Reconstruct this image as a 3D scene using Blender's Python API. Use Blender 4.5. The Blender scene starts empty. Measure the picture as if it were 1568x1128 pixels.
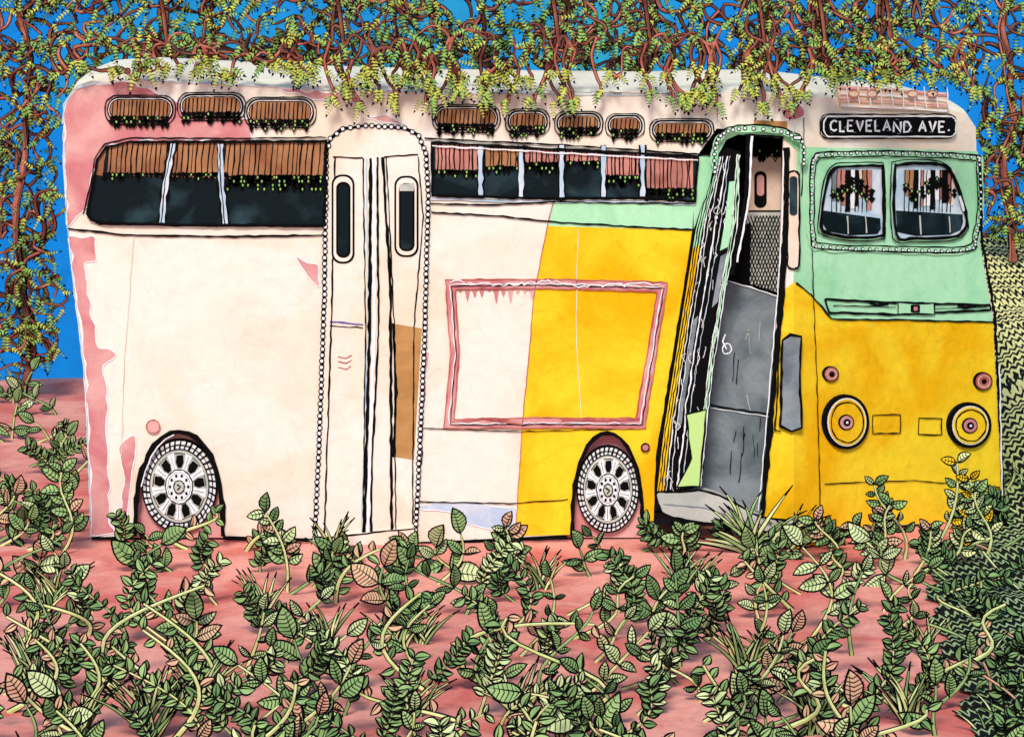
import bpy, math, random
from mathutils import Vector
R=random.Random(23)
D=20.0;H=4.0;S=240.0
K=0.88
def lin(c):
    o=[]
    for v in c:
        v=v/255.0
        o.append(v/12.92 if v<=0.04045 else ((v+0.055)/1.055)**2.4)
    return o
MATS={}
def mat(name,c1,c2=None,scale=2.0,lo=0.4,hi=0.65,k=K,rough=0.85,spec=0.1,grain=0.08):
    m=bpy.data.materials.new(name);m.use_nodes=True
    nt=m.node_tree;b=nt.nodes['Principled BSDF']
    b.inputs['Roughness'].default_value=rough
    b.inputs['Specular IOR Level'].default_value=spec
    a=[min(.93,x*k) for x in lin(c1)]+[1]
    if c2 is None:
        b.inputs['Base Color'].default_value=a
    else:
        e=[min(.93,x*k) for x in lin(c2)]+[1]
        tc=nt.nodes.new('ShaderNodeTexCoord')
        n=nt.nodes.new('ShaderNodeTexNoise');n.inputs['Scale'].default_value=scale
        n.inputs['Detail'].default_value=6;n.inputs['Distortion'].default_value=0.9
        r=nt.nodes.new('ShaderNodeMapRange');r.inputs[1].default_value=lo;r.inputs[2].default_value=hi
        mx=nt.nodes.new('ShaderNodeMix');mx.data_type='RGBA'
        mx.inputs[6].default_value=a;mx.inputs[7].default_value=e
        nt.links.new(tc.outputs['Object'],n.inputs['Vector'])
        nt.links.new(n.outputs['Fac'],r.inputs[0]);nt.links.new(r.outputs[0],mx.inputs[0])
        n2=nt.nodes.new('ShaderNodeTexNoise');n2.inputs['Scale'].default_value=scale*9;n2.inputs['Detail'].default_value=5;n2.inputs['Roughness'].default_value=.7
        nt.links.new(tc.outputs['Object'],n2.inputs['Vector'])
        r2=nt.nodes.new('ShaderNodeMapRange');r2.inputs[1].default_value=0.3;r2.inputs[2].default_value=0.7
        r2.inputs[3].default_value=1-grain;r2.inputs[4].default_value=1+grain*0.4
        nt.links.new(n2.outputs['Fac'],r2.inputs[0])
        n3=nt.nodes.new('ShaderNodeTexNoise');n3.inputs['Scale'].default_value=scale*1.7;n3.inputs['Detail'].default_value=3;n3.inputs['Distortion'].default_value=1.2
        nt.links.new(tc.outputs['Object'],n3.inputs['Vector'])
        s1=nt.nodes.new('ShaderNodeMath');s1.operation='SUBTRACT';s1.inputs[1].default_value=.53;nt.links.new(n3.outputs['Fac'],s1.inputs[0])
        s2=nt.nodes.new('ShaderNodeMath');s2.operation='ABSOLUTE';nt.links.new(s1.outputs[0],s2.inputs[0])
        r3=nt.nodes.new('ShaderNodeMapRange');r3.inputs[1].default_value=0;r3.inputs[2].default_value=.014;r3.inputs[3].default_value=1-grain*.9;r3.inputs[4].default_value=1
        nt.links.new(s2.outputs[0],r3.inputs[0])
        mm=nt.nodes.new('ShaderNodeMath');mm.operation='MULTIPLY';nt.links.new(r2.outputs[0],mm.inputs[0]);nt.links.new(r3.outputs[0],mm.inputs[1])
        vm=nt.nodes.new('ShaderNodeVectorMath');vm.operation='SCALE'
        nt.links.new(mx.outputs[2],vm.inputs[0]);nt.links.new(mm.outputs[0],vm.inputs[3])
        nt.links.new(vm.outputs[0],b.inputs['Base Color'])
    MATS[name]=m
    return m
mat('ink',(10,10,12),k=.6)
mat('cream_paint',(255,246,232),(251,226,196),1.2,0.45,0.72,k=.86,grain=.08)
mat('roof_cream',(255,240,214),(255,228,196),1.3,0.5,0.75,k=1.0)
mat('yellow_paint',(255,216,44),(248,186,14),1.7,0.42,0.62,k=.93,grain=.13)
mat('mint_paint',(184,240,194),(154,222,170),2.2,0.45,0.7,k=.9)
mat('rust_pink',(218,136,140),(238,182,176),2.5,0.4,0.62,k=.84)
mat('rust_red',(180,86,82),(210,130,118),5,0.4,0.6)
mat('peach_stain',(250,212,184),(254,232,212),3,0.4,0.6,k=.82)
mat('blind_brown',(182,132,92),(150,98,68),4)
mat('blind_pink',(214,148,136),(166,106,92),4)
mat('window_glass',(8,24,30),(50,76,84),2.5,0.5,0.72,rough=0.6)
mat('white_trim',(246,248,250))
mat('blue_trim',(186,212,230),(228,238,246),4)
mat('tan_panel',(200,152,96),(178,128,74),4)
mat('grey_paint',(150,160,166),(104,116,124),3,0.4,0.65,grain=.14)
mat('pale_grey',(214,212,200),(186,190,182),4)
mat('lime_paint',(200,236,146))
mat('purple',(110,90,170))
mat('blue_stain',(190,212,236),(226,234,240),5)
KB=1.0
mat('bark_salmon',(204,126,104),(170,92,78),5,k=KB)
mat('bark_brown',(150,92,74),(118,68,60),5,k=KB)
mat('bark_dark',(110,78,74),(136,88,76),5,k=KB)
mat('sprig_yellow',(200,206,92),(164,184,80),9,k=1.08)
mat('sprig_green',(122,172,88),(156,192,98),9,k=1.08)
KL=1.02
mat('leaf_pale',(214,228,170),(180,204,140),9,k=KL)
mat('leaf_green',(160,192,124),(124,162,102),9,k=KL)
mat('leaf_deep',(104,142,90),(134,166,104),9,k=KL)
mat('leaf_pink',(220,186,148),(212,156,132),9,k=KL)
mat('stem_pale',(226,232,166),(196,210,130),9,k=KL)

class MB:
    def __init__(s,name,parent=None):
        s.name=name;s.v=[];s.f=[];s.m=[];s.mats=[];s.parent=parent
    def mi(s,n):
        if n not in s.mats:s.mats.append(n)
        return s.mats.index(n)
    def ngon(s,pts,m):
        i=len(s.v);s.v.extend([tuple(p) for p in pts]);s.f.append(list(range(i,i+len(pts))));s.m.append(s.mi(m))
    def strip(s,A,B,m,closed=False):
        i=len(s.v);n=len(A)
        for a,b in zip(A,B):s.v.append(tuple(a));s.v.append(tuple(b))
        k=s.mi(m)
        for j in range(n if closed else n-1):
            q=(j+1)%n
            s.f.append([i+2*j,i+2*j+1,i+2*q+1,i+2*q]);s.m.append(k)
    def tube(s,pts,rad,m,sides=5):
        i=len(s.v);n=len(pts);k=s.mi(m)
        for j,p in enumerate(pts):
            p=Vector(p)
            t=(Vector(pts[min(j+1,n-1)])-Vector(pts[max(j-1,0)]))
            if t.length<1e-6:t=Vector((0,0,1))
            t.normalize()
            a=t.cross(Vector((0,1,0)))
            if a.length<1e-3:a=Vector((1,0,0))
            a.normalize();b=t.cross(a)
            r=rad[j] if isinstance(rad,list) else rad
            for q in range(sides):
                th=2*math.pi*q/sides
                s.v.append(tuple(p+(a*math.cos(th)+b*math.sin(th))*r))
        for j in range(n-1):
            for q in range(sides):
                q2=(q+1)%sides
                s.f.append([i+j*sides+q,i+j*sides+q2,i+(j+1)*sides+q2,i+(j+1)*sides+q]);s.m.append(k)
    def build(s):
        me=bpy.data.meshes.new(s.name);me.from_pydata(s.v,[],s.f)
        for n in s.mats:me.materials.append(MATS[n])
        me.polygons.foreach_set('material_index',s.m);me.update()
        o=bpy.data.objects.new(s.name,me);bpy.context.scene.collection.objects.link(o)
        if s.parent:o.parent=s.parent
        return o
def W(px,py,y):
    k=(D+y)/D/S
    return Vector(((px-784)*k,y,H-(py+130)*k))
FM=0.6106;FX=(1215-784)/S
FN=Vector((FM,-1,0)).normalized()
def surf(px,py,off=0):
    if px<=1215:
        p=W(px,py,0);return p+Vector((0,-off,0))
    a=(px-784)/S
    y=FM*(a-FX)/(1-FM*a/D)
    return W(px,py,y)+FN*off
def inner(px,py,off=0):
    return W(px,py,0.3-off)
def flat0(px,py,off=0):
    return W(px,py,-off)
def clip(pts,x0,keep_left):
    out=[];n=len(pts)
    ins=lambda p:(p[0]<=x0) if keep_left else (p[0]>=x0)
    for i in range(n):
        a=pts[i];b=pts[(i+1)%n]
        if ins(a):out.append(a)
        if ins(a)!=ins(b):
            t=(x0-a[0])/(b[0]-a[0]);out.append((x0,a[1]+t*(b[1]-a[1])))
    return out
def poly(mb,pts,off,m,thick=0,M=surf):
    xs=[p[0] for p in pts]
    parts=[pts]
    if M is surf and min(xs)<1215<max(xs):
        parts=[clip(pts,1215,True),clip(pts,1215.001,False)]
    for q in parts:
        if len(q)<3:continue
        F=[M(x,y,off) for x,y in q];mb.ngon(F,m)
        if thick:
            Bk=[M(x,y,off-thick) for x,y in q]
            mb.strip(F,Bk,m,True)
def dens(pts,closed=False,step=10):
    out=[];n=len(pts)
    for i in range(n if closed else n-1):
        a=pts[i];b=pts[(i+1)%n];L=math.hypot(b[0]-a[0],b[1]-a[1]);k=max(1,int(L/step))
        for j in range(k):out.append((a[0]+(b[0]-a[0])*j/k,a[1]+(b[1]-a[1])*j/k))
    if not closed:out.append(pts[-1])
    return out
def rib(mb,pts,w,off,m='ink',closed=False,wob=0.7,M=surf,step=10,var=0.35):
    if m=='ink':w*=1.25
    P=dens(pts,closed,step);n=len(P)
    P=[(x+R.uniform(-wob,wob),y+R.uniform(-wob,wob)) for x,y in P]
    A=[];B=[]
    for i in range(n):
        a=P[(i-1)%n] if closed else P[max(i-1,0)];b=P[(i+1)%n] if closed else P[min(i+1,n-1)]
        dx=b[0]-a[0];dy=b[1]-a[1];L=math.hypot(dx,dy) or 1
        h=w/2*(1+R.uniform(-var,var))
        nx=-dy/L*h;ny=dx/L*h
        A.append(M(P[i][0]+nx,P[i][1]+ny,off));B.append(M(P[i][0]-nx,P[i][1]-ny,off))
    mb.strip(A,B,m,closed)
def cr(pts,closed=True,k=5):
    n=len(pts);out=[]
    for i in range(n if closed else n-1):
        g=lambda j:pts[j%n] if closed else pts[max(0,min(n-1,j))]
        p0,p1,p2,p3=g(i-1),g(i),g(i+1),g(i+2)
        for j in range(k):
            t=j/k
            out.append(tuple(0.5*((2*p1[c])+(-p0[c]+p2[c])*t+(2*p0[c]-5*p1[c]+4*p2[c]-p3[c])*t*t+(-p0[c]+3*p1[c]-3*p2[c]+p3[c])*t**3) for c in range(len(p1))))
    if not closed:out.append(tuple(pts[-1]))
    return out
def el(cx,cy,rx,ry,n=28):
    return [(cx+rx*math.cos(2*math.pi*i/n),cy+ry*math.sin(2*math.pi*i/n)) for i in range(n)]
def rr(x0,y0,x1,y1,r,sk=0):
    out=[]
    for cx,cy,a in((x1-r,y1-r,0),(x0+r,y1-r,90),(x0+r,y0+r,180),(x1-r,y0+r,270)):
        for j in range(6):
            t=math.radians(a+18*j);out.append((cx+r*math.cos(t),cy+r*math.sin(t)))
    return [(x+sk*(y-y0),y) for x,y in out]
def beads(mb,pts,sp,r,off,closed=False,M=surf):
    P=dens(pts,closed,sp)
    for x,y in P:
        x+=R.uniform(-.6,.6);y+=R.uniform(-.6,.6)
        mb.ngon([M(a,b,off) for a,b in el(x,y,r,r,9)],'ink')
        mb.ngon([M(a,b,off+.003) for a,b in el(x,y,r*.6,r*.6,8)],'white_trim')
def stain(mb,pts,off,m='rust_pink',j=3,line='white_trim'):
    P=dens(pts,True,14);P=[(x+R.uniform(-j,j),y+R.uniform(-j,j)) for x,y in P]
    P=cr(P,True,3);poly(mb,P,off,m)
    if line:rib(mb,P,1.8,off+.002,line,True,0.3,step=6)
def fringe(mb,x0,x1,yf,dep,off,sp=5,M=surf,g='sprig_green'):
    x=x0
    while x<x1:
        n=R.randint(max(1,int(dep/9)),max(2,int(dep/6)));y=yf(x)
        for i in range(n):
            w=R.uniform(3.5,6);h=R.uniform(4,6);xx=x+R.uniform(-1.5,1.5)
            mb.ngon([M(xx-w,y-2,off),M(xx,y-h,off),M(xx+w,y-2,off),M(xx,y+h,off)],'ink')
            if R.random()<.3:
                mb.ngon([M(xx-1.6,y-1,off+.002),M(xx,y-3,off+.002),M(xx+1.6,y-1,off+.002),M(xx,y+2,off+.002)],g)
            y+=6
        x+=sp*R.uniform(.7,1.3)
# ---------------- BUS
bus=bpy.data.objects.new('bus',None);bpy.context.scene.collection.objects.link(bus)
def arch(x0,x1,cx,top,base):
    pts=[]
    for i in range(17):
        t=math.pi-math.pi*i/16
        hx=(x1-x0)/2
        pts.append(((x0+x1)/2+hx*math.cos(t),base-(base-top)*math.sin(t)**0.75))
    return pts
A1=arch(207,342,262,660,820);A2=arch(876,984,930,662,818)
top=[(97,190),(100,158),(112,136),(140,125),(200,122),(480,136),(700,142),(1000,146),(1100,143),(1195,142),(1270,150),(1400,160),(1480,174),(1494,195)]
body=MB('body_shell',bus)
side=[p for p in top if p[0]<=1100]+[(1098,196),(1068,238),(1060,350),(1035,520),(1005,700),(1000,815),(986,818)]+A2[::-1]+[(640,830),(478,824)]+A1[::-1]+[(140,822),(133,640),(128,560),(113,440),(103,350),(96,250)]
poly(body,side,0,'cream_paint',.05)
poly(body,[(1098,143),(1195,142),(1200,202),(1098,197)],0,'cream_paint',.05)
front=[(1195,142),(1270,150),(1400,160),(1480,174),(1494,195),(1500,370),(1520,480),(1536,795),(1230,812),(1165,800),(1172,740),(1192,450),(1200,200)]
poly(body,front,0,'cream_paint',.05)
rows=[]
fr=[surf(x,y) for x,y in top]
for t,dz in((0,0),(.08,.035),(.25,.06),(.5,.08),(.75,.06),(.95,.02),(1,-.05)):
    row=[]
    for p,(x,y) in zip(fr,top):
        yy=p.y+(2.4-p.y)*t
        sh=1 if 112<=x<=1450 else .5
        row.append(Vector((p.x,yy,p.z+dz*sh)))
    rows.append(row)
for a,b in zip(rows[:-1],rows[1:]):body.strip(a,b,'roof_cream')
le=[(97,190),(96,250),(103,350),(113,440),(128,560),(133,640),(140,822)]
L0=[surf(*p) for p in le];body.strip(L0,[Vector((p.x+.03,2.4,p.z-(.05 if i==0 else 0))) for i,p in enumerate(L0)],'rust_pink')
re_=[(1494,195),(1500,370),(1520,480),(1536,795)]
R0=[surf(*p) for p in re_];body.strip(R0,[Vector((p.x-.1,2.4,p.z-(.05 if i==0 else 0))) for i,p in enumerate(R0)],'yellow_paint')
bk=[Vector((p.x,2.4,p.z-.05)) for p in fr]+[Vector((R0[-1].x-.1,2.4,.1)),Vector((L0[-1].x,2.4,.1))]
body.ngon(bk,'cream_paint')
body.ngon([(L0[-1].x,.12,.09),(3.0,.75,.09),(3.0,2.38,.09),(L0[-1].x,2.38,.09)],'ink')
for x0,x1,t in((199,348,652),(868,990,656)):
    poly(body,[(x0,t),(x1,t),(x1,826),(x0,826)],-.07,'rust_pink')
poly(body,[(847,309),(1062,312),(1060,352),(838,346)],.003,'mint_paint')
poly(body,[(1068,240),(1096,236),(1085,300),(1062,350),(1062,312)],.003,'mint_paint')
poly(body,[(838,346),(1060,352),(1035,520),(1005,700),(1000,815),(986,818)]+A2[::-1]+[(789,820),(800,650),(818,450)],.003,'yellow_paint')
poly(body,[(1222,205),(1228,225),(1497,232),(1500,370),(1520,492),(1272,488),(1240,450),(1215,430),(1217,300)],.003,'mint_paint')
poly(body,[(1196,447),(1216,432),(1240,450),(1272,488),(1520,492),(1536,794),(1230,811),(1167,797),(1175,700)],.003,'yellow_paint')
poly(body,[(1098,240),(1098,212),(1115,197),(1195,200),(1222,215),(1222,232),(1200,212),(1130,206),(1112,214)],.006,'mint_paint',.006)
stain(body,[(101,150),(125,132),(200,126),(255,150),(300,170),(385,185),(388,218),(215,214),(165,220),(145,255),(132,322),(104,345),(98,250)],.004)
stain(body,[(425,138),(500,140),(555,150),(560,160),(520,156),(480,150)],.004)
stain(body,[(106,362),(145,364),(150,400),(132,402),(135,450),(150,530),(180,543),(160,556),(165,640),(168,800),(180,815),(142,816),(136,640),(130,560),(116,440)],.004)
for q in ([(452,393),(470,402),(488,405),(489,440),(478,430),(462,412)],[(183,680),(206,665),(208,690),(202,720),(195,800),(184,800),(190,730)],[(517,542),(540,542),(538,560),(522,570)],[(558,180),(590,176),(618,190),(586,186)],[(1198,168),(1225,160),(1230,178),(1205,182)],[(645,545),(656,540),(650,630),(646,710)],[(1155,186),(1185,190),(1200,200),(1160,198)]):
    stain(body,q,.004,'rust_pink',1.5)
stain(body,[(640,772),(690,768),(745,772),(790,778),(786,812),(740,806),(700,798),(690,784),(645,780)],.0045,'blue_stain',2)
stain(body,[(1285,154),(1330,154),(1440,160),(1448,170),(1380,168),(1290,166)],.006,'rust_pink',2)
body.build()
rk=MB('roof_light_rack',bus)
poly(rk,[(1278,130),(1446,142),(1450,170),(1285,164)],.02,'peach_stain',.03)
for k in range(4):
    rib(rk,[(1282,134+k*9),(1360,137+k*9),(1445,146+k*8)],2.5,.03+.003*k,'white_trim' if k%2 else 'rust_pink')
for x in range(1290,1445,17):
    rib(rk,[(x,133),(x+3,165)],1.6,.045,'white_trim')
for x in(1300,1328,1390,1420):
    poly(rk,el(x,143,8,5,12),.05,'peach_stain');rib(rk,el(x,143,8,5,12),1.4,.052,'rust_red',True,.2,step=4)
rk.build()
ln=MB('panel_seams',bus)
def L(pts,w=2,off=.012,m='ink',**k):rib(ln,pts,w,off,m,**k)
L([(150,342),(300,345),(497,346)],3);L([(105,350),(200,360),(350,362),(500,360)],2.4);L([(135,330),(150,342)],2)
L([(660,312),(760,313),(850,309)],2);L([(660,325),(760,330),(850,340),(1062,352)],2.2);L([(850,309),(1062,312)],1.6)
L([(140,823),(205,823)],3);L([(342,823),(480,826)],3);L([(640,831),(870,822)],3.2)
L(A1,6,.014);L(A2,4.5,.014)
L([(x+5,y+2) for x,y in A1[2:8]],1.6,.016,'white_trim')
L([(847,309),(838,346),(818,450),(800,650),(789,820)],1.2,.012,'rust_red')
L([(205,360),(190,560),(186,700)],1,.012,'peach_stain');L([(885,350),(882,500),(890,640)],1,.012,'cream_paint')
L([(640,767),(780,770),(870,764)],1.4,.012);L([(640,655),(800,660),(990,655)],1.2,.012)
L([(96,190),(98,160),(112,138),(150,126)],2,.01,'blue_trim');L([(97,200),(98,250),(104,350)],2,.012,'blue_trim')
L([(200,122),(480,136),(700,142),(1000,146)],1.4,.01,'blue_trim')
for i in range(26):
    x=R.uniform(300,1060);L([(x,126+(x-200)*.02),(x+R.uniform(20,60),128+(x-200)*.022)],1,.012,R.choice(['rust_red','peach_stain','blue_trim']))
L([(104,350),(113,440),(128,560),(133,640),(140,822)],1.6,.012,'blue_trim')
L([(1062,352),(1035,520),(1005,700),(1002,815)],2.4,.012)
L([(1240,450),(1272,488),(1400,490),(1520,493)],2,.012);L([(1217,432),(1240,450)],2,.012)
L([(1242,380),(1244,450),(1250,600),(1255,805)],1.2,.012)
L([(1497,240),(1502,370),(1521,480),(1536,793)],3.4,.014);L([(1528,560),(1533,790)],2,.016,'white_trim')
L([(1230,180),(1226,300)],1.2,.012)
L([(1262,457),(1330,462),(1440,465),(1515,467)],3);L([(1268,478),(1370,481),(1515,474)],3);L([(1262,457),(1268,478)],2);L([(1515,467),(1515,475)],2)
L([(1275,467),(1370,470)],1.2);L([(1430,472),(1510,470)],1.2)
for a,b in((1330,463),(1465,467)):L([(a,b),(a+12,b+4),(a+28,b+1)],3,.014)
poly(ln,[(1372,463),(1428,464),(1428,481),(1372,480)],.016,'mint_paint',.01);L([(1372,463),(1428,464),(1428,481),(1372,480)],2,.018,closed=True)
poly(ln,rr(1392,466,1406,478,2),.019,'ink',.003)
poly(ln,rr(1396,469,1402,475,1),.0215,'rust_pink')
L([(1335,635),(1377,634),(1377,662),(1335,663)],1.6,closed=True);L([(1405,640),(1440,640),(1440,665),(1405,664)],1.6,closed=True)
L([(1260,740),(1400,735),(1530,745)],1.2)
ln.build()
hl=MB('headlights',bus)
for cx,cy,rx,ry in((1292,645,33,40),(1481,650,31,33)):
    poly(hl,el(cx,cy,rx+2,ry+2),.03,'ink',.03);poly(hl,el(cx,cy,rx-3,ry-3),.033,'cream_paint');poly(hl,el(cx,cy,rx-5,ry-5),.036,'yellow_paint')
    rib(hl,el(cx,cy,rx-8,ry-9),1.6,.039,'ink',True)
    poly(hl,el(cx-2,cy,12,12),.042,'ink',.005);poly(hl,el(cx-2,cy,10,10),.045,'rust_pink');poly(hl,el(cx-2,cy,5.5,5.5),.048,'ink')
    poly(hl,el(cx-2,cy,2,2),.051,'white_trim')
for cx,cy,r in((1270,572,12),(1503,583,14)):
    poly(hl,el(cx,cy,r,r),.02,'ink',.02);poly(hl,el(cx,cy,r-1.6,r-1.6),.023,'rust_red');rib(hl,el(cx,cy,r-5,r-5),1.3,.026,'peach_stain',True,.2,step=4);poly(hl,el(cx,cy,4,4),.027,'ink')
for cx,cy,r in((235,652,10),(988,684,6)):
    poly(hl,el(cx,cy,r,r),.02,'rust_pink',.02);rib(hl,el(cx,cy,r,r),1.8,.022,'rust_red' if r>8 else 'ink',True,.2,step=4)
hl.build()
def blinds(mb,x0,x1,yt,yb,m,off,sp=7,sk=-.08,M=surf):
    xs=[x0+(x1-x0)*i/8 for i in range(9)]
    poly(mb,[(x,yt(x)) for x in xs]+[(x+sk*(yb(x)-yt(x)),yb(x)) for x in xs[::-1]],off,m,0,M)
    x=x0+sp*.5
    while x<x1:
        a=yt(x);b=yb(x)
        rib(mb,[(x,a),(x+R.uniform(-2,2)+sk*(b-a)*.5,(a+b)/2),(x+sk*(b-a),b)],R.uniform(1.0,2.0),off+.002,'ink',wob=.4,M=M)
        x+=sp*R.uniform(.75,1.25)
wn=MB('side_windows',bus)
rw=[(134,326),(142,285),(150,244),(163,225),(200,217),(350,217),(500,216),(497,345),(300,344),(158,341),(140,336)]
poly(wn,rw,.008,'window_glass',.008)
blinds(wn,168,498,lambda x:222 if x<190 else 218,lambda x:268+(x-168)*.03,'blind_brown',.011,8)
rib(wn,[(160,226),(152,268)],9,.0105,'blind_brown')
fringe(wn,160,345,lambda x:268,14,.015,6)
fringe(wn,350,494,lambda x:272,26,.015,4,g='sprig_green')
for xt,xb_ in((266,248),(338,346)):
    rib(wn,[(xt,217),((xt+xb_)/2-3,280),(xb_,343)],10,.018,'ink');rib(wn,[(xt,219),((xt+xb_)/2-3,280),(xb_,342)],7.5,.021,'blue_trim');rib(wn,[(xt-1,219),((xt+xb_)/2-4,280),(xb_-1,342)],1.2,.024,'ink')
rib(wn,rw,3.5,.026,'ink',True);rib(wn,[(128,328),(138,285),(146,242),(160,220),(200,211),(350,212),(500,210)],1.5,.012,'ink')
mw=[(662,218),(1068,240),(1064,308),(983,303),(858,304),(662,299)]
poly(wn,mw,.008,'window_glass',.008)
bp=[664,736,798,860,924,984,1064]
for i in range(6):
    x0,x1=bp[i]+3,bp[i+1]-3
    blinds(wn,x0,x1,lambda x:220+(x-664)*.05,lambda x,i=i:[264,258,252,250,272,296][i]-3,'blind_pink' if i!=1 else 'blind_brown',.011,6.5,0)
    fringe(wn,x0,x1,lambda x,i=i:[264,258,252,250,272,292][i],[8,16,20,12,20,18][i],.015,5)
for x in bp[1:-1]:
    rib(wn,[(x,222),(x,303)],8.5,.018,'ink');rib(wn,[(x,222),(x,303)],6.5,.021,'blue_trim')
rib(wn,mw,3.5,.026,'ink',True)
rib(wn,[(662,223),(1068,245)],2,.028,'white_trim');rib(wn,[(660,304),(858,309),(983,308),(1064,313)],4,.012,'blue_trim')
rib(wn,[(650,212),(860,222),(1095,238)],2,.014,'ink')
for cx,cy,a,b in((215,168,51,20),(324,163,49,19),(429,172,52,21),(714,181,49,19),(808,186,31,17),(886,189,34,16),(957,192,27,16),(1044,199,46,15)):
    E=rr(cx-a,cy-b,cx+a,cy+b,b*.95)
    poly(wn,E,.010,'ink',.01);E2=rr(cx-a+5,cy-b+5,cx+a-5,cy+b-5,(b-5)*.95)
    poly(wn,E2,.014,'blind_brown')
    x=cx-a+10
    while x<cx+a-7:
        rib(wn,[(x,cy-b+6),(x-2,cy+b-6)],1.4,.017,'ink',wob=.3);x+=R.uniform(5,7.5)
    rib(wn,rr(cx-a+3,cy-b+3,cx+a-3,cy+b-3,(b-3)*.95),1,.018,'white_trim',True,.3,step=6)
    rib(wn,rr(cx-a-3,cy-b-2,cx+a+3,cy+b+3,b*.95),1.4,.012,'ink',True,.5)
    fringe(wn,cx-a+8,cx+a-6,lambda x:cy+b-7,18,.021,7)
wn.build()
dr=MB('rear_door',bus)
do=[(482,822),(488,700),(497,450),(500,235),(506,212),(525,197),(560,192),(620,196),(642,208),(652,235),(656,300),(650,520),(642,700),(636,828)]
poly(dr,do,.012,'cream_paint',.012)
poly(dr,[(478,822),(636,806),(638,832),(478,838)],.05,'cream_paint',.05);rib(dr,[(478,822),(636,806),(638,832),(478,838)],2,.053,'ink',True)
poly(dr,[(602,495),(646,502),(640,600),(634,703),(602,698),(607,600)],.015,'tan_panel')
rib(dr,[(602,495),(607,600),(602,698)],3,.018,'ink')
rib(dr,do,4,.016,'ink');beads(dr,do,9,4.3,.019)
for pts,w in(([(568,242),(566,500),(558,815)],4),([(578,240),(580,500),(570,700),(568,815)],2.5),([(586,240),(598,440),(600,815)],3.4),([(556,242),(560,500),(556,815)],1.6),([(592,240),(604,500),(606,810)],1.5),([(513,240),(508,480),(497,815)],2),([(640,240),(648,330),(634,500),(632,800)],1.6)):
    rib(dr,pts,w,.018,'ink')
rib(dr,[(561,242),(564,500),(553,815)],2,.018,'blue_trim');rib(dr,[(573,240),(573,500),(563,815)],5,.017,'white_trim')
rib(dr,[(510,240),(556,242)],1.6,.018,'ink');rib(dr,[(588,240),(640,236)],1.6,.018,'ink')
rib(dr,[(505,492),(556,496)],2.5,.018,'purple');rib(dr,[(505,498),(556,501)],1.2,.018,'ink')
for x0,y0,x1,y1 in((511,270,540,400),(607,272,638,390)):
    poly(dr,rr(x0-3,y0-3,x1+3,y1+3,15),.017,'ink',.004);poly(dr,rr(x0,y0,x1,y1,13),.020,'cream_paint');poly(dr,rr(x0+4,y0+8,x1-3,y1-6,10),.023,'ink');poly(dr,rr(x0+7,y0+12,x1-6,y1-9,8),.026,'window_glass')
poly(dr,[(612,282),(634,280),(634,292),(612,292)],.028,'pale_grey')
for y in(545,553,561):rib(dr,[(518,y),(530,y+3),(538,y-2)],1.3,.018,'rust_red')
dr.build()
ad=MB('advert_frame',bus)
o=[(682,428),(850,427),(1022,432),(1004,545),(987,655),(830,654),(680,655),(690,540)]
i_=[(697,442),(850,441),(1006,446),(990,545),(974,640),(830,639),(695,641),(703,540)]
for k in range(8):
    q=(k+1)%8
    poly(ad,[o[k],o[q],i_[q],i_[k]],.012,'rust_pink',.012)
rib(ad,o,2.2,.015,'rust_red',True);rib(ad,i_,2.2,.015,'rust_red',True)
mid=[((a[0]+b[0])/2,(a[1]+b[1])/2) for a,b in zip(o,i_)]
rib(ad,mid,1.6,.016,'white_trim',True,1.5);rib(ad,[(x+2,y+2) for x,y in mid],1.2,.018,'ink',True,1.2)
rib(ad,[(690,430),(760,436),(840,430),(900,438),(1010,434)],1.8,.02,'white_trim',False,3,step=6)
rib(ad,[(690,645),(740,640),(800,648)],3,.02,'rust_red');rib(ad,[(860,642),(980,640)],4,.02,'rust_red')
for i,x in enumerate(range(700,812,11)):
    d_=R.uniform(5,26)
    poly(ad,[(x,441),(x+9,441),(x+7,441+d_*.6),(x+5,441+d_),(x+3,441+d_*.7)],.006,'rust_pink')
ad.build()
fd=MB('front_door',bus)
I=inner
poly(fd,[(1020,180),(1260,180),(1260,812),(1000,812)],-.3,'grey_paint',0,I)
poly(fd,[(1040,190),(1230,190),(1230,330),(1040,330)],-.28,'ink',0,I)
poly(fd,[(1148,240),(1196,240),(1196,325),(1146,325)],.0,'peach_stain',0,I)
fringe(fd,1150,1196,lambda x:232,18,.01,6,I)
poly(fd,rr(1155,262,1174,318,9),.005,'ink',0,I);poly(fd,rr(1159,268,1170,300,5),.008,'rust_pink',0,I)
poly(fd,[(1142,322),(1200,322),(1200,450),(1140,432)],.0,'pale_grey',0,I)
poly(fd,[(1108,360),(1150,340),(1148,438),(1100,430)],.004,'ink',0,I)
for k in range(20):
    x=1150+k*5-36
    rib(fd,[(x,330),(x+45,445)],1.2,.006,'ink',M=I,wob=.3);rib(fd,[(x+45,330),(x,445)],1.2,.006,'ink',M=I,wob=.3)
poly(fd,[(1102,428),(1200,455),(1182,800),(1060,760)],.02,'grey_paint',0,I)
rib(fd,[(1085,620),(1180,634)],2,.03,'ink',M=I);rib(fd,[(1085,624),(1180,638)],1.5,.03,'white_trim',M=I)
rib(fd,[(1106,428),(1150,440),(1195,455)],2,.03,'white_trim',M=I)
for k in range(14):
    x=R.uniform(1100,1175);y=R.uniform(450,700);rib(fd,[(x,y),(x+R.uniform(-6,6),y+R.uniform(15,50))],1,.03,R.choice(['pale_grey','ink']),M=I)
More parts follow.
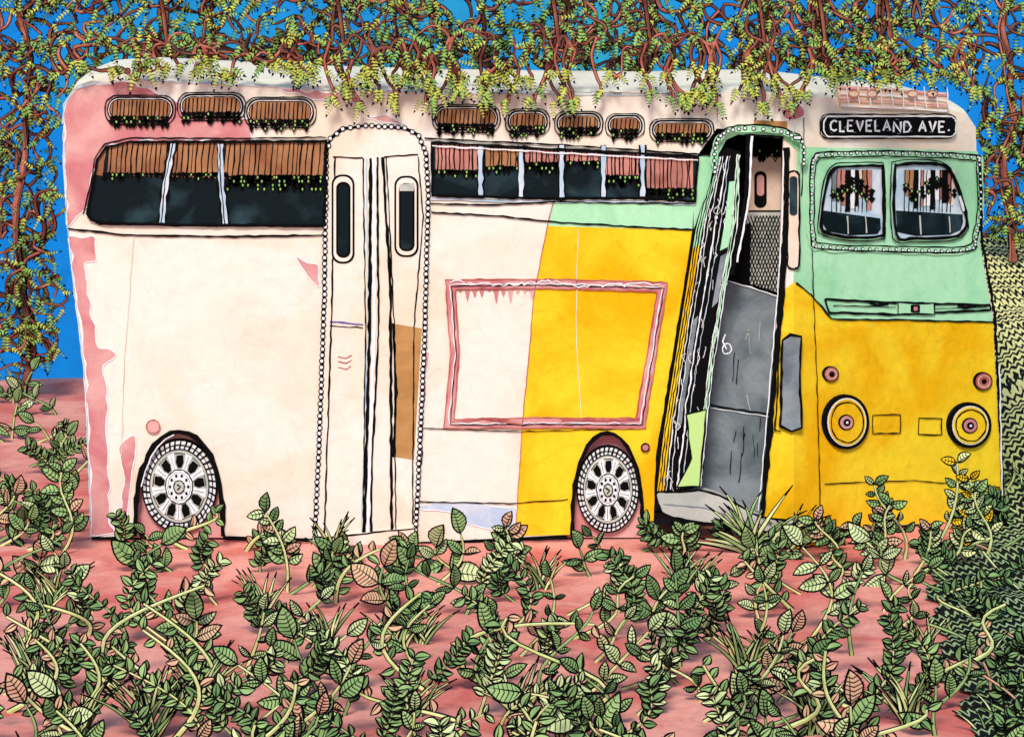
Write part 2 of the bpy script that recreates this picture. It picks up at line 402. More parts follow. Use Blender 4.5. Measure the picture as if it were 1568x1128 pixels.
# entrance step plate, set just proud of the sill
st=cr([(1006,752),(1040,752),(1080,750),(1125,768),(1165,790),(1232,797),(1238,806),(1200,815),(1130,806),(1030,790),(1010,774)],True,4)
poly(fd,st,.028,'pale_grey',.12);rib(fd,st,2.4,.031,'ink',True);rib(fd,[(1015,770),(1080,776),(1150,800),(1225,806)],1.6,.031,'grey_paint')
lf=[(1100,238),(1112,226),(1133,232),(1131,330),(1112,430),(1093,560),(1074,742),(1040,752),(1004,752),(1012,660),(1040,510),(1066,340)]
poly(fd,lf,.034,'ink',.045)
def lx(t,u):
    l=[(1096,240),(1066,345),(1040,510),(1016,660),(1006,750)];r=[(1132,236),(1130,335),(1111,440),(1091,565),(1073,742)]
    f=t*4;k=min(3,int(f));g=f-k
    a=(l[k][0]+(l[k+1][0]-l[k][0])*g,l[k][1]+(l[k+1][1]-l[k][1])*g);b=(r[k][0]+(r[k+1][0]-r[k][0])*g,r[k][1]+(r[k+1][1]-r[k][1])*g)
    return (a[0]+(b[0]-a[0])*u,a[1]+(b[1]-a[1])*u)
def band(u0,u1,t0,t1,m,off):
    ts=[t0+(t1-t0)*k/8 for k in range(9)]
    fd.strip([surf(*lx(t,u0),off) for t in ts],[surf(*lx(t,u1),off) for t in ts],m)
band(0,.15,0,.3,'mint_paint',.0365);band(0,.15,.3,1,'yellow_paint',.0365)
for u in(.04,.1):rib(fd,[lx(t/24,u) for t in range(25)],1.4,.039,'ink',False,.8,step=7)
band(.68,.86,.1,.34,'mint_paint',.0365);band(.72,.86,.36,.52,'grey_paint',.0365);band(.3,.4,.5,.8,'grey_paint',.0365)
for u,w,c in((.2,1.4,'white_trim'),(.29,1.0,'white_trim'),(.46,1.8,'white_trim'),(.58,1.0,'blue_trim'),(.88,1.3,'white_trim'),(.93,2.4,'mint_paint'),(.99,1.3,'white_trim')):
    rib(fd,[lx(t/24,u+R.uniform(-.015,.015)) for t in range(25)],w,.0395,c,False,.8,step=7,var=.6)
for k in range(55):
    t=R.random();u=R.uniform(.15,.95);a=lx(t,u)
    rib(fd,[a,(a[0]+R.uniform(-5,4),a[1]+R.uniform(3,9)),(a[0]+R.uniform(-5,3),a[1]+R.uniform(10,18))],R.uniform(.8,1.3),.042,R.choice(['white_trim','pale_grey']),step=4)
poly(fd,[(1050,632),(1081,625),(1070,742),(1036,744),(1058,700)],.045,'lime_paint',.006);rib(fd,[(1050,632),(1081,625),(1070,742),(1036,744),(1058,700)],2,.048,'ink',True)
rib(fd,[(1204,225),(1203,330),(1196,450),(1180,640),(1166,790)],7,.02,'ink');rib(fd,[(1199,230),(1198,330),(1190,450),(1174,640),(1161,780)],1.6,.023,'white_trim')
rib(fd,[(1146,205),(1142,300),(1120,420)],5,.03,'ink');rib(fd,[(1151,208),(1147,300),(1128,400)],3,.03,'white_trim')
poly(fd,[(1154,184),(1205,186),(1205,196),(1154,194)],.012,'tan_panel')
rib(fd,[(1140,206),(1200,210)],3,.024,'ink')
da=cr([(1094,262),(1094,226),(1108,203),(1140,196),(1196,200),(1220,216),(1223,250)],False,4)
rib(fd,da,9,.050,'mint_paint');rib(fd,[(x,y-5) for x,y in da],2,.052,'ink');beads(fd,da,8,3.6,.054)
q=rr(1206,262,1224,412,8);poly(fd,q,.010,'peach_stain',.01,flat0);rib(fd,q,2.2,.013,'ink',True,M=flat0);poly(fd,rr(1209,270,1221,330,5),.013,'window_glass',0,flat0)
q=[(1198,520),(1210,512),(1227,516),(1225,590),(1228,655),(1212,661),(1195,652)]
poly(fd,q,.024,'grey_paint',.024,flat0);rib(fd,q,3.2,.027,'ink',True,M=flat0)
rib(fd,[(1192,524),(1190,600),(1186,657),(1196,660)],2,.022,'ink')
rib(fd,el(1112,532,7,8,12),1.6,.055,'white_trim',True);rib(fd,[(1112,532),(1106,520),(1110,510)],2,.056,'white_trim')
fd.build()
ws=MB('windshield',bus)
fr_=cr([(1241,262),(1246,242),(1262,236),(1370,234),(1485,240),(1497,252),(1499,320),(1492,362),(1478,382),(1370,382),(1258,378),(1242,366),(1240,310)],True,4)
rib(ws,fr_,11,.012,'mint_paint',True);rib(ws,[((x-1370)*1.015+1370,(y-308)*1.04+308) for x,y in fr_],1.8,.015,'ink',True);beads(ws,fr_,8,3,.016,True)
rib(ws,[((x-1370)*.965+1370,(y-308)*.93+308) for x,y in fr_],1.5,.015,'ink',True)
for sgn,pts in((0,[(1253,340),(1262,280),(1274,258),(1300,254),(1340,254),(1348,264),(1349,350),(1344,361),(1300,363),(1262,356)]),(1,[(1366,265),(1374,252),(1420,250),(1446,257),(1462,285),(1476,335),(1472,352),(1455,362),(1400,364),(1368,358)])):
    P=cr(pts,True,4)
    poly(ws,P,.016,'blue_trim',.016)
    x0=min(p[0] for p in P)+6;x1=max(p[0] for p in P)-6
    if sgn==0:lo=[(1258,322),(1345,334),(1346,350),(1341,358),(1300,360),(1264,354),(1256,340)]
    else:lo=[(1369,322),(1471,328),(1472,340),(1468,352),(1452,359),(1400,361),(1371,355)]
    poly(ws,lo,.019,'window_glass')
    x=x0+12
    while x<x1-14:
        w=R.uniform(4,8);c=R.choice(['blind_pink','blind_pink','peach_stain','grey_paint','ink','white_trim','blind_brown'])
        y1=R.uniform(298,324)
        poly(ws,[(x,260),(x+w,260),(x+w-1,y1),(x-1,y1)],.021,c);rib(ws,[(x,260),(x-1,324)],1.2,.023,'ink')
        x+=w
    fringe(ws,x0+12,x1-10,lambda x:284+10*math.sin(x*.1),26,.026,8)
    rib(ws,P,4,.03,'ink',True);rib(ws,[((x-sum(p[0] for p in P)/len(P))*1.07+sum(p[0] for p in P)/len(P),(y-308)*1.09+308) for x,y in P],1.4,.02,'ink',True)
    rib(ws,[(x0+34,330),(x0+36,358)],2,.03,'pale_grey');rib(ws,[(x1-22,330),(x1-20,356)],2,.03,'pale_grey')
rib(ws,[(1464,300),(1470,322)],4,.04,'white_trim')
ws.build()
sg=MB('destination_sign',bus)
q=rr(1257,178,1459,209,10);poly(sg,q,.03,'ink',.03);rib(sg,q,2,.033,'white_trim',True,.5);rib(sg,rr(1254,175,1462,212,12),1.6,.012,'ink',True)
for k in range(30):
    x=R.uniform(1262,1452);y=R.uniform(182,204);rib(sg,[(x,y),(x+4,y+R.uniform(-2,2))],.8,.034,'grey_paint')
sg.build()
txt='CLEVELAND AVE.';xc=1266;wd={'C':13.5,'L':11.5,'E':12.5,'V':14,'A':15,'N':15,'D':15,' ':7,'.':6}
strokes={'C':[[(1,.15),(.6,0),(.15,.2),(0,.5),(.15,.85),(.6,1),(1,.85)]],'L':[[(0,0),(.05,1),(.9,1)]],'E':[[(.9,0),(0,0),(0,1),(.95,1)],[(0,.5),(.7,.48)]],'V':[[(0,0),(.5,1),(1,0)]],'A':[[(0,1),(.5,0),(1,1)],[(.2,.65),(.8,.65)]],'N':[[(0,1),(0,0),(1,1),(1,0)]],'D':[[(0,0),(0,1),(.6,.95),(1,.5),(.6,.05),(0,0)]],'.':[[(.2,.85),(.4,1)]]}
lt=MB('sign_lettering',bus)
for ch in txt:
    w=wd[ch]
    if ch!=' ':
        dy=R.uniform(-1.2,1.2)
        for s_ in strokes[ch]:
            rib(lt,[(xc+a*w*.72,185+b*16+dy) for a,b in s_],3.0,.038,'white_trim',wob=.25,step=8,var=.12)
    xc+=w+(.9 if ch!=' ' else 0)
lt.build()
for nm,cx,cy,rx,ry in(('rear_wheel',274,745,58,72),('front_wheel',931,750,48,67)):
    w=MB(nm,bus)
    s=lambda k:el(cx,cy,rx*k,ry*k,40)
    poly(w,s(1),-.03,'ink',.035)
    poly(w,s(.96),-.026,'white_trim');poly(w,s(.80),-.022,'ink')
    for k in range(40):
        t=2*math.pi*k/40
        rib(w,[(cx+rx*.8*math.cos(t),cy+ry*.8*math.sin(t)),(cx+rx*.98*math.cos(t+.05),cy+ry*.98*math.sin(t+.05))],2.0,-.02,'ink',wob=.3)
    rib(w,s(.88),1.2,-.019,'ink',True,.3)
    poly(w,s(.77),-.018,'pale_grey')
    rib(w,s(.70),1.0,-.0165,'ink',True,.6)
    for k in range(9):
        t=2*math.pi*k/9+.2+math.pi/9
        q=[(cx+rx*r_*math.cos(t+a),cy+ry*r_*math.sin(t+a)) for r_,a in((.40,-.12),(.52,-.20),(.66,-.13),(.68,.13),(.52,.20),(.40,.12))]
        poly(w,q,-.015,'ink')
        t-=math.pi/9
        q=[(cx+rx*r_*math.cos(t+a),cy+ry*r_*math.sin(t+a)) for r_,a in((.36,-.2),(.5,-.10),(.72,-.14),(.72,.14),(.5,.10),(.36,.2))]
        poly(w,q,-.013,'white_trim')
        rib(w,[(cx+rx*.4*math.cos(t),cy+ry*.4*math.sin(t)),(cx+rx*.68*math.cos(t),cy+ry*.68*math.sin(t))],1.0,-.011,'grey_paint')
    poly(w,s(.36),-.008,'white_trim',.01);rib(w,s(.36),1.2,-.006,'ink',True);rib(w,s(.30),.8,-.006,'grey_paint',True)
    for k in range(10):
        t=2*math.pi*k/10
        poly(w,el(cx+rx*.24*math.cos(t),cy+ry*.24*math.sin(t),2.0,2.6,8),-.004,'ink')
    poly(w,s(.14),.0,'pale_grey',.01);rib(w,s(.14),1.3,.003,'ink',True)
    rib(w,[(cx-3,cy-4),(cx+3,cy),(cx-2,cy+5)],2,.005,'ink')
    w.build()
# ---------------- TERRAIN
def sm(t):
    t=max(0,min(1,t));return t*t*(3-2*t)
def gh(x,y):
    z=.02*math.sin(x*1.7+.6*y)*math.cos(y*1.3)
    if -1<y<2.6 and abs(x)<3.3:z*=.3
    z+=1.19*max(0,min(1,(y+1)/8))*sm((x-3.0)/.9)
    if y>7:z-=(y-7)*.5
    return z
def axis(a,b,fa,fb,st,big):
    out=[];x=a
    while x<fa:out.append(x);x+=big
    x=fa
    while x<fb:out.append(x);x+=st
    x=fb
    while x<b:out.append(x);x+=big
    out.append(b);return out
xs=axis(-200,200,-10,10,.25,10);ys=axis(-60,175,-8,9,.25,8)
def grid(name,xs,ys,fz,mt):
    v=[];f=[]
    for y in ys:
        for x in xs:v.append((x,y,fz(x,y)))
    n=len(xs)
    for j in range(len(ys)-1):
        for i in range(n-1):f.append((j*n+i,j*n+i+1,(j+1)*n+i+1,(j+1)*n+i))
    me=bpy.data.meshes.new(name);me.from_pydata(v,[],f);me.materials.append(mt)
    for p in me.polygons:p.use_smooth=True
    ob=bpy.data.objects.new(name,me);bpy.context.scene.collection.objects.link(ob);return ob
gm=mat('ground_clay',(242,164,148),(214,114,104),1.5,.42,.64,k=1.08,grain=.17)
grid('ground',xs,ys,gh,gm)
bx=[(-8,1500),(-4.7,1482),(-3.9,1470),(-3.2,1458),(-2.6,1436),(-2.05,1428),(-1,1424),(-.4,1428),(.2,1455),(.7,1500),(1.2,1515),(2,1490),(7.2,1470)]
def xb(y):
    y=max(-7.99,min(7.19,y))
    for (a,p),(b,q) in zip(bx[:-1],bx[1:]):
        if a<=y<=b:
            px=p+(q-p)*(y-a)/(b-a);break
    return (px-784)/S*(1+y/20)+.04*math.sin(y*9)+.03*math.sin(y*23)
m=bpy.data.materials.new('bank_grass');m.use_nodes=True;nt=m.node_tree;b=nt.nodes['Principled BSDF'];b.inputs['Roughness'].default_value=.9;b.inputs['Specular IOR Level'].default_value=.1
N=nt.nodes.new;Lk=nt.links.new
tc=N('ShaderNodeTexCoord');sx=N('ShaderNodeSeparateXYZ');Lk(tc.outputs['Object'],sx.inputs[0])
def mth(op,a,bb=None):
    n=N('ShaderNodeMath');n.operation=op
    for i,v in enumerate((a,bb)):
        if v is None:continue
        if isinstance(v,(int,float)):n.inputs[i].default_value=v
        else:Lk(v,n.inputs[i])
    return n.outputs[0]
nz=N('ShaderNodeTexNoise');nz.inputs['Scale'].default_value=1.6;nz.inputs['Detail'].default_value=3;Lk(tc.outputs['Object'],nz.inputs['Vector'])
nf=N('ShaderNodeTexNoise');nf.inputs['Scale'].default_value=14;nf.inputs['Detail'].default_value=3;Lk(tc.outputs['Object'],nf.inputs['Vector'])
xx=mth('ADD',sx.outputs[0],mth('MULTIPLY',nf.outputs['Fac'],.03))
tri=mth('PINGPONG',mth('MULTIPLY',xx,40.0),1.0)
v_=mth('ADD',mth('MULTIPLY',sx.outputs[1],6.6),mth('MULTIPLY',tri,.6))
v_=mth('ADD',v_,mth('MULTIPLY',nz.outputs['Fac'],5.0))
fr2=mth('FRACT',v_)
mr0=N('ShaderNodeMapRange');mr0.inputs[1].default_value=-1;mr0.inputs[2].default_value=3;mr0.inputs[3].default_value=.05;mr0.inputs[4].default_value=.26;Lk(sx.outputs[1],mr0.inputs[0])
th=mth('ADD',mth('MULTIPLY',nf.outputs['Fac'],.5),mr0.outputs[0])
g=mth('GREATER_THAN',fr2,th)
mx1=N('ShaderNodeMix');mx1.data_type='RGBA';mx1.inputs[6].default_value=[x*.9 for x in lin((170,194,140))]+[1];mx1.inputs[7].default_value=[x*.9 for x in lin((244,236,160))]+[1]
mr=N('ShaderNodeMapRange');mr.inputs[1].default_value=0;mr.inputs[2].default_value=5;Lk(sx.outputs[1],mr.inputs[0]);Lk(mr.outputs[0],mx1.inputs[0])
mx2=N('ShaderNodeMix');mx2.data_type='RGBA';mx2.inputs[7].default_value=(.006,.008,.006,1);Lk(g,mx2.inputs[0]);Lk(mx1.outputs[2],mx2.inputs[6]);Lk(mx2.outputs[2],b.inputs['Base Color'])
v=[];f=[]
yy=[-8+i*.1 for i in range(int(15.1/.1))]
n=50
for y in yy:
    x0=xb(y)
    for i in range(n):
        x=x0+(12-x0)*(i/(n-1))**1.5;v.append((x,y,gh(x,y)+.02))
for j in range(len(yy)-1):
    for i in range(n-1):f.append((j*n+i,j*n+i+1,(j+1)*n+i+1,(j+1)*n+i))
me=bpy.data.meshes.new('grass_bank');me.from_pydata(v,[],f);me.materials.append(m)
ob=bpy.data.objects.new('grass_bank',me);bpy.context.scene.collection.objects.link(ob)
sk=mat('sky_wash',(18,132,212),(50,170,190),.05,.5,.66,k=1.0,grain=.16)
v=[];f=[];n=48
for i in range(n+1):
    t=math.radians(-85+170*i/n)
    for z in(-110,-40,0,60,120):v.append((170*math.sin(t),170*math.cos(t)-20,z))
for i in range(n):
    for j in range(4):f.append((i*5+j,i*5+5+j,i*5+6+j,i*5+1+j))
me=bpy.data.meshes.new('sky');me.from_pydata(v,[],f);me.materials.append(sk)
ob=bpy.data.objects.new('sky',me);bpy.context.scene.collection.objects.link(ob)
# ---------------- TREES
def otube(mb,pts,rad,m,f=.68):
    mb.tube(pts,rad,'ink',4)
    sh=[Vector(p)+Vector((0,-.6*(rad[i] if isinstance(rad,list) else rad),0)) for i,p in enumerate(pts)]
    rr_=[r*f for r in rad] if isinstance(rad,list) else rad*f
    mb.tube(sh,rr_,m,5)
trees=[(38,6.0),(250,5.2),(520,4.6),(850,3.4),(990,4.2),(1165,3.2),(1258,3.6),(1360,4.0),(1545,6.2)]
TM=[MB('tree' ) for _ in trees]
def sprig(mb,p,ang,sz,col):
    d=Vector((math.cos(ang),0,math.sin(ang)));s=Vector((-d.z,R.uniform(-.5,.5),d.x)).normalized()
    n=R.randint(3,5);q=Vector(p);up=Vector((0,-1,0))
    for i in range(n):
        w=sz*(1-.1*i)*R.uniform(.85,1.15)
        c=q+d*(i*sz*.85)
        mb.ngon([c-s*w*1.3+d*w*.9,c-d*w*.45,c+s*w*1.3+d*w*.9,c+d*w*.4],'ink')
        mb.ngon([c+up*.004-s*w*.85+d*w*.48,c+up*.004-d*w*.38,c+up*.004+s*w*.85+d*w*.48,c+up*.004+d*w*.3],col)
    e=q+d*(n*sz*.85)
    mb.ngon([e-s*sz*.4,e+d*sz*1.0,e+s*sz*.4],'ink')
def inreg(px,py):
    if py<118:return True
    if px<94 and py<572:return True
    if px>1500 and py<372:return True
    return False
nodes=[];cells={}
def mark(px,py):
    k=(int(px//24),int(py//24));cells[k]=cells.get(k,0)+1
for i,(tx,ty) in enumerate(trees):
    base=-130+960*20/(20+ty) if tx<1400 else 375
    if tx>1500:base=400
    tp=[(tx+R.uniform(-8,8)+ (8*math.sin(q*1.3+i)),base+(-60-base)*q/9) for q in range(10)]
    rads=[(9-4*q/9)/S for q in range(10)]
    if 850<=tx<=1360:rads=[r*1.4 for r in rads]
    pts=[W(a,b_,ty) for a,b_ in cr(tp,False,3)]
    if tx in(250,520):rads=[r*.5 for r in rads]
    rads=[rads[min(9,int(j/3))] for j in range(len(pts))]
    otube(TM[i],pts,rads,'bark_brown' if i in(5,6,7) else 'bark_salmon',.82)
    for k in range(4 if 850<=tx<=1360 else 1):
        o_=R.uniform(-12,12)
        otube(TM[i],[W(a+o_+4*math.sin(j*.9+k),b_,ty-.08) for j,(a,b_) in enumerate(cr(tp,False,2))],3.0/S,R.choice(['bark_salmon','bark_brown','bark_dark']))
    for a,b_ in cr(tp,False,6):
        if inreg(a,b_) :nodes.append((a,b_,ty,i))
def grow(tx,ty,depth,pool,wid,maxl=130,colset=('bark_salmon','bark_salmon','bark_brown','bark_brown','bark_dark')):
    best=min(pool,key=lambda q:(q[0]-tx)**2+(q[1]-ty)**2+R.uniform(0,2500))
    L_=math.hypot(best[0]-tx,best[1]-ty)
    if L_<30:
        a=R.uniform(0,6.28);tx=best[0]+50*math.cos(a);ty=best[1]+50*math.sin(a);L_=50
        if not inreg(tx,ty):return
    if L_>maxl:
        t=maxl/L_;tx=best[0]+(tx-best[0])*t;ty=best[1]+(ty-best[1])*t;L_=maxl
    n=max(6,int(L_/7));dx,dy=(tx-best[0])/L_,(ty-best[1])/L_
    am=L_*R.uniform(.12,.42)*R.choice((-1,1));ph=R.choice((1,1,1.5,2))
    P=[];rd=[]
    y1=best[2]+R.uniform(-.35,.35) if depth is None else depth
    if depth is None:y1=max(2.7,min(6.6,y1))
    for j in range(n+1):
        t=j/n;o_=am*math.sin(math.pi*t*ph)
        px=best[0]+dx*L_*t-dy*o_;py=best[1]+dy*L_*t+dx*o_
        y=best[2]+(y1-best[2])*t
        P.append((px,py,y));rd.append(wid*(1-.5*t)/S)
    i=best[3]
    otube(TM[i],[W(*p) for p in P],rd,R.choice(colset))
    for p in P[1:]:
        pool.append((p[0],p[1],p[2],i));mark(p[0],p[1])
    for k,p in enumerate(P):
        if k==len(P)-1 or R.random()<.22:
            a=R.uniform(-2.6,-.5) if R.random()<.6 else R.uniform(0,6.28)
            sprig(TM[i],W(p[0]+R.uniform(-5,5),p[1]+R.uniform(-5,5),p[2]-.08),a,R.uniform(5.0,7.2)*(1+p[2]*.03)/S,R.choice(['sprig_yellow','sprig_green','sprig_green'] if not(p[0]<110 and p[1]>150) else ['sprig_green','sprig_green','sprig_yellow']))
cnt=0
for it in range(14000):
    r=R.random()
    if r<.62:tx,ty=R.uniform(-25,1595),R.uniform(-25,116)
    elif r<.86:tx,ty=R.uniform(-25,92),R.uniform(100,570)
    else:tx,ty=R.uniform(1500,1600),R.uniform(100,366)
    if cells.get((int(tx//24),int(ty//24)),0)>=3:continue
    grow(tx,ty,None,nodes,R.uniform(3.4,6.0));cnt+=1
    if cnt>950:break
fn=[]
for i,(tx,ty) in enumerate(trees):
    if i in(0,8):continue
    P=[(tx,-60,ty),(tx+10,-70,ty*.5),(tx-10,-50,-.05),(tx,20,-.14),(tx+6,70,-.14)]
    pts=cr(P,False,5);otube(TM[i],[W(*p) for p in pts],4/S,'bark_brown')
    for p in pts[-9:]:fn.append((p[0],p[1],-.14,i))
for it in range(56):
    grow(180+it*24.5+R.uniform(-12,12),R.uniform(50,95),-.14,fn,R.uniform(3.0,4.4))
for it in range(125):
    x=R.uniform(500,1490)
    if R.random()<.2:x=R.uniform(120,500)
    dp=R.uniform(15,76) if x>500 else R.uniform(0,22)
    if 1240<x<1480:dp*=.5
    yb=98+dp*.9
    st_=[q for q in fn if q[1]>55 and abs(q[0]-x)<90]
    if not st_:continue
    b0=min(st_,key=lambda q:abs(q[0]-x)+R.uniform(0,30)-q[1]*.3)
    P=[(b0[0],b0[1],-.14)]
    kk=6;sg_=R.choice((-1,1))
    for j in range(1,kk+1):
        t=j/kk;P.append((b0[0]+(x-b0[0])*t**1.5+sg_*8*math.sin(t*5),b0[1]+(yb-b0[1])*t+3*math.sin(j*2),-.14+.05*t))
    P=cr(P,False,3);n=len(P)
    otube(TM[b0[3]],[W(*p) for p in P],[3.6*(1-.4*j/n)/S for j in range(n)],R.choice(['bark_salmon','bark_salmon','bark_brown']))
    for k in range(3):
        sprig(TM[b0[3]],W(P[-1][0]+R.uniform(-10,10),P[-1][1]-R.uniform(0,10),-.13),R.uniform(-2.2,-.9),R.uniform(5,6.4)/S,R.choice(['sprig_yellow','sprig_yellow','sprig_green']))
    if R.random()<.7:sprig(TM[b0[3]],W(P[n//2][0],P[n//2][1],-.17),R.uniform(-2.8,-.3),5.6/S,'sprig_yellow')
for t in TM:t.build()
# ---------------- PLANTS
def leaf(mb,b0,d,n,Ln,Wd,m,veins=5):
    d=d.normalized();n=(n-d*n.dot(d)).normalized();s=n.cross(d)
    prof=[(0,0),(.12,.55),(.3,.95),(.5,1),(.7,.78),(.88,.38),(1,0)]
    cv=R.uniform(-.14,.14)*Ln
    def P(t,w,o_):return b0+d*(t*Ln)+s*(w*Wd+cv*math.sin(t*3.1))+n*o_
    out=[P(t,w,0) for t,w in prof]+[P(t,-w,0) for t,w in prof[-2:0:-1]]
    mb.ngon(out,'ink')
    e=.0098
    fw=max(.1,(1-e/Wd))
    inn=[P(.07+t*.85,w*fw,.003) for t,w in prof]+[P(.07+t*.85,-w*fw,.003) for t,w in prof[-2:0:-1]]
    mb.ngon(inn,m)
    h=.0027
    mb.ngon([P(0,-h/Wd*1.6,.006),P(1,0,.006),P(0,h/Wd*1.6,.006)],'ink')
    for k in range(veins):
        t=.14+.7*k/veins
        w=[q for q in prof if q[0]<=t+.08][-1][1]*.92
        for sg_ in(1,-1):
            a=P(t,0,.006);c=P(min(t+.1,.97),sg_*w,.006);o_=d*h
            mb.ngon([a-o_,c-o_*.6,c+o_*.6,a+o_],'ink')
def stemp(b0,ht,lean,cur,n=10):
    P=[];ph=R.choice((3.1,3.1,5.2));hk=R.choice((0,0,.25))
    for j in range(n+1):
        t=j/n;P.append(Vector((b0[0]+lean*t*ht+cur*math.sin(t*ph)*ht,b0[1]-.06*t,b0[2]+ht*(t*(1-.18*abs(lean))-hk*t**3*abs(lean)))))
    return P
LV=['leaf_pale','leaf_pale','leaf_green','leaf_green','leaf_deep','leaf_green','leaf_pink']
def broad(mb,b0,ht,ls=.16,cols=LV):
    P=stemp(b0,ht,R.uniform(-1.0,1.0),R.uniform(-.28,.28));otube(mb,P,[.013*(1-.45*j/10) for j in range(11)],R.choice(['stem_pale','stem_pale','leaf_green']))
    c=R.choice(cols);nn=max(2,int(ht/.12))
    for k in range(nn):
        t=.25+.73*k/nn;j=min(9,int(t*10));p=P[j].lerp(P[j+1],t*10-j);dr_=(P[j+1]-P[j]).normalized()
        for sg_ in(1,-1):
            if R.random()<.14:continue
            a=sg_*R.uniform(.6,1.4);ca,sa=math.cos(a),math.sin(a)
            d=Vector((dr_.x*ca-dr_.z*sa,R.uniform(-.35,.25),dr_.x*sa+dr_.z*ca))
            Ln=ls*R.uniform(.6,1.2)*(1-.2*t)
            leaf(mb,p+Vector((0,-.012,0)),d,Vector((R.uniform(-.3,.3),-1,R.uniform(.3,.8))),Ln,Ln*R.uniform(.2,.32),c if R.random()<.65 else R.choice(cols),R.choice((5,6,7)))
    leaf(mb,P[-1],P[-1]-P[-2],Vector((.1,-1,.4)),ls*.95,ls*.26,c,6)
def fern(mb,b0,ht,col=None):
    P=stemp(b0,ht,R.uniform(-1.2,1.2),R.uniform(-.4,.4),11);otube(mb,P,[.011*(1-.5*j/11) for j in range(12)],R.choice(['stem_pale','leaf_green','stem_pale']))
    c=col or R.choice(['leaf_deep','leaf_green','leaf_pale','leaf_deep'])
    for j in range(3,12):
        dr_=(P[j]-P[j-1]).normalized()
        for sg_ in(1,-1):
            a=sg_*R.uniform(.7,1.3);ca,sa=math.cos(a),math.sin(a)
            d=Vector((dr_.x*ca-dr_.z*sa,R.uniform(-.3,.2),dr_.x*sa+dr_.z*ca));Ln=R.uniform(.05,.09)
            leaf(mb,P[j]+Vector((0,-.01,0)),d,Vector((R.uniform(-.3,.3),-1,.4)),Ln,Ln*.3,c,0)
def bladet(mb,b0,n,Lmin,Lmax,spread,cols,wd=.011):
    for k in range(n):
        a=R.uniform(-spread,spread);Ln=R.uniform(Lmin,Lmax);dv=Vector((math.sin(a),R.uniform(-.45,.3),math.cos(a)));cu_=R.uniform(.1,.5)*math.copysign(1,a)
        q0=Vector(b0)+Vector((R.uniform(-.04,.04),R.uniform(-.05,.05),0));A=[];B=[];A2_=[];B2=[]
        for j in range(7):
            t=j/6;c=q0+dv*(Ln*t)+Vector((cu_*t*t*Ln*.6,0,-abs(cu_)*t*t*Ln*.5));w=wd*(1-t)**.7*(.6+.8*t*(1-t)*2)
            sd=Vector((dv.z,0,-dv.x)).normalized()
            A.append(c-sd*(w+.004));B.append(c+sd*(w+.004));u=Vector((0,-.004,.001));A2_.append(c-sd*w*.75+u);B2.append(c+sd*w*.75+u)
        mb.strip(A,B,'ink');mb.strip(A2_[:-1],B2[:-1],R.choice(cols))
def thorn(mb,b0,ht):
    P=stemp(b0,ht,R.uniform(-1.4,1.4),R.uniform(-.5,.5),12);otube(mb,P,[.018*(1-.5*j/12) for j in range(13)],'stem_pale')
    for j in range(2,13,1):
        dr_=(P[j]-P[j-1]).normalized()
        sg_=1 if j%2 else -1
        d=Vector((-dr_.z*sg_,-.1,dr_.x*sg_))+dr_*.5
        leaf(mb,P[j],d,Vector((0,-1,.3)),R.uniform(.06,.10),.024,R.choice(['leaf_green','leaf_deep','leaf_pink']),0)
def gp(px,py):
    y=20*960/(py+130)-20
    x=(px-784)/S*(1+y/20);return Vector((x,y,gh(x,y)))
ug=MB('undergrowth')
py=852
while py<1320:
    px=-30+R.uniform(0,45)
    while px<1500:
        qx=px+R.uniform(-28,28);qy=py+R.uniform(-20,22)
        lim=1425 if qy<1000 else 1465
        if qx<lim:
            b0=gp(qx,qy)
            hmax=.22 if qy<890 else(.38 if qy<960 else .5)
            ht=R.uniform(hmax*.5,hmax*1.05);r=R.random()
            if r<.40:broad(ug,b0,ht,R.uniform(.11,.17) if R.random()<.8 else R.uniform(.18,.22))
            elif r<.72:fern(ug,b0,ht)
            elif r<.89:thorn(ug,b0,ht*1.15)
            else:bladet(ug,b0,14,.15,.3,.6,['leaf_pale','stem_pale','leaf_green'])
        px+=R.uniform(52,86)
    py+=42
for k in range(24):
    qy=R.uniform(612,850);qx=R.uniform(-20,112)
    b0=gp(qx,qy);ht=R.uniform(.2,.38)
    (broad if R.random()<.6 else fern)(ug,b0,ht)
ug.build()
def one(name,fn_,*a,**k):
    mb=MB(name);fn_(mb,*a,**k);mb.build()
one('spiky_agave_plant',bladet,gp(1150,846),26,.25,.5,1.35,['leaf_pale','leaf_green','stem_pale'],.018)
one('grass_tuft',bladet,gp(1215,840),26,.15,.36,1.3,['yellow_paint','stem_pale','yellow_paint'],.013)
for px_,py_ in((790,1098),(1140,1030),(60,1060),(310,1075),(1250,1120),(1390,1110),(120,1125),(230,1130)):
    one('grass_tuft',bladet,gp(px_,py_),22,.2,.4,.6,['leaf_pale','stem_pale','leaf_green'],.012)
def tall(mb,px,py,ht,lean,cols=LV,ls=.15):
    b0=gp(px,py);P=stemp(b0,ht,lean,.1,8);otube(mb,P,[.013*(1-.4*j/8) for j in range(9)],'stem_pale')
    for j in range(3,9):
        dr_=(P[j]-P[j-1]).normalized()
        for sg_ in(1,-1):
            a=sg_*R.uniform(.6,1.3);ca,sa=math.cos(a),math.sin(a);Ln=ls*R.uniform(.6,1)
            leaf(mb,P[j],Vector((dr_.x*ca-dr_.z*sa,-.15,dr_.x*sa+dr_.z*ca)),Vector((.1,-1,.4)),Ln,Ln*.28,R.choice(cols),4)
YL=['yellow_paint','leaf_pale','leaf_green','stem_pale']
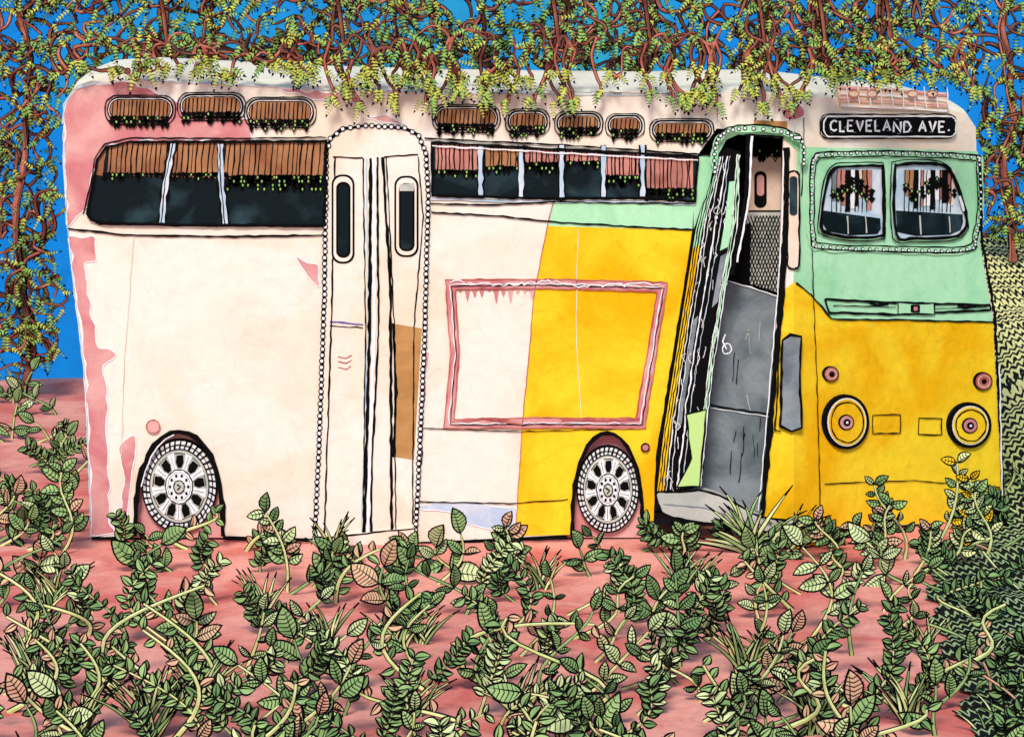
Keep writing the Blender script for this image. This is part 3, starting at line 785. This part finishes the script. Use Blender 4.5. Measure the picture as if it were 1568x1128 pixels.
for a in((1425,850,.62,.25),(1385,855,.5,-.3),(1330,862,.4,.4),(1470,850,.5,.1),(1285,860,.32,-.4),(1510,850,.42,-.1),(1440,870,.35,.6),(1350,870,.3,-.5),(1400,880,.3,.3)):
    mb=MB('leafy_weed');tall(mb,*a,cols=YL if a[0]>1400 else LV,ls=.12);mb.build()
for a in((440,905,.5,-.25),(480,900,.3,.4),(780,865,.25,-.1),(95,850,.55,.1),(1040,860,.2,.2)):
    mb=MB('leafy_weed');tall(mb,*a);mb.build()
bk_=MB('bank_vegetation')
for k in range(80):
    y=R.uniform(-5,1.5);x0=xb(y);x=x0+abs(R.gauss(0,.3))+.05;b0=Vector((x,y,gh(x,y)))
    r=R.random()
    if r<.3:fern(bk_,b0,R.uniform(.1,.2),'leaf_deep')
    elif r<.55:bladet(bk_,b0,6,.08,.2,1.2,['leaf_deep','leaf_green','leaf_pale'],.007)
    else:otube(bk_,stemp(b0,R.uniform(.1,.3),R.uniform(-1.3,1.3),R.uniform(-.4,.4)),.01,R.choice(['stem_pale','leaf_green','leaf_pink']))
bk_.build()
# ---------------- LIGHT, WORLD, CAMERA
w=bpy.data.worlds.new('World');bpy.context.scene.world=w;w.use_nodes=True
nt=w.node_tree;bg=nt.nodes['Background'];sky=nt.nodes.new('ShaderNodeTexSky');sky.sky_type='NISHITA';sky.sun_disc=False
EL=math.radians(42);AZ=math.radians(188)
sky.sun_elevation=EL;sky.sun_rotation=AZ
nt.links.new(sky.outputs[0],bg.inputs['Color']);bg.inputs['Strength'].default_value=.15
su=bpy.data.lights.new('sun','SUN');su.energy=3.0;su.angle=math.radians(14);su.color=(1,.94,.85)
so=bpy.data.objects.new('sun',su);bpy.context.scene.collection.objects.link(so)
dv=Vector((math.sin(AZ)*math.cos(EL),math.cos(AZ)*math.cos(EL),math.sin(EL)))
so.rotation_euler=(-dv).to_track_quat('-Z','Y').to_euler()
cam=bpy.data.cameras.new('camera');co=bpy.data.objects.new('camera',cam);bpy.context.scene.collection.objects.link(co)
co.location=(0,-D,H);co.rotation_euler=(math.radians(90),0,0)
cam.sensor_width=36;cam.lens=36*D/(1568/S);cam.shift_y=-694/1568;cam.clip_end=1000
bpy.context.scene.camera=co
sc=bpy.context.scene;sc.view_settings.view_transform='Standard';sc.view_settings.look='None';sc.view_settings.exposure=0
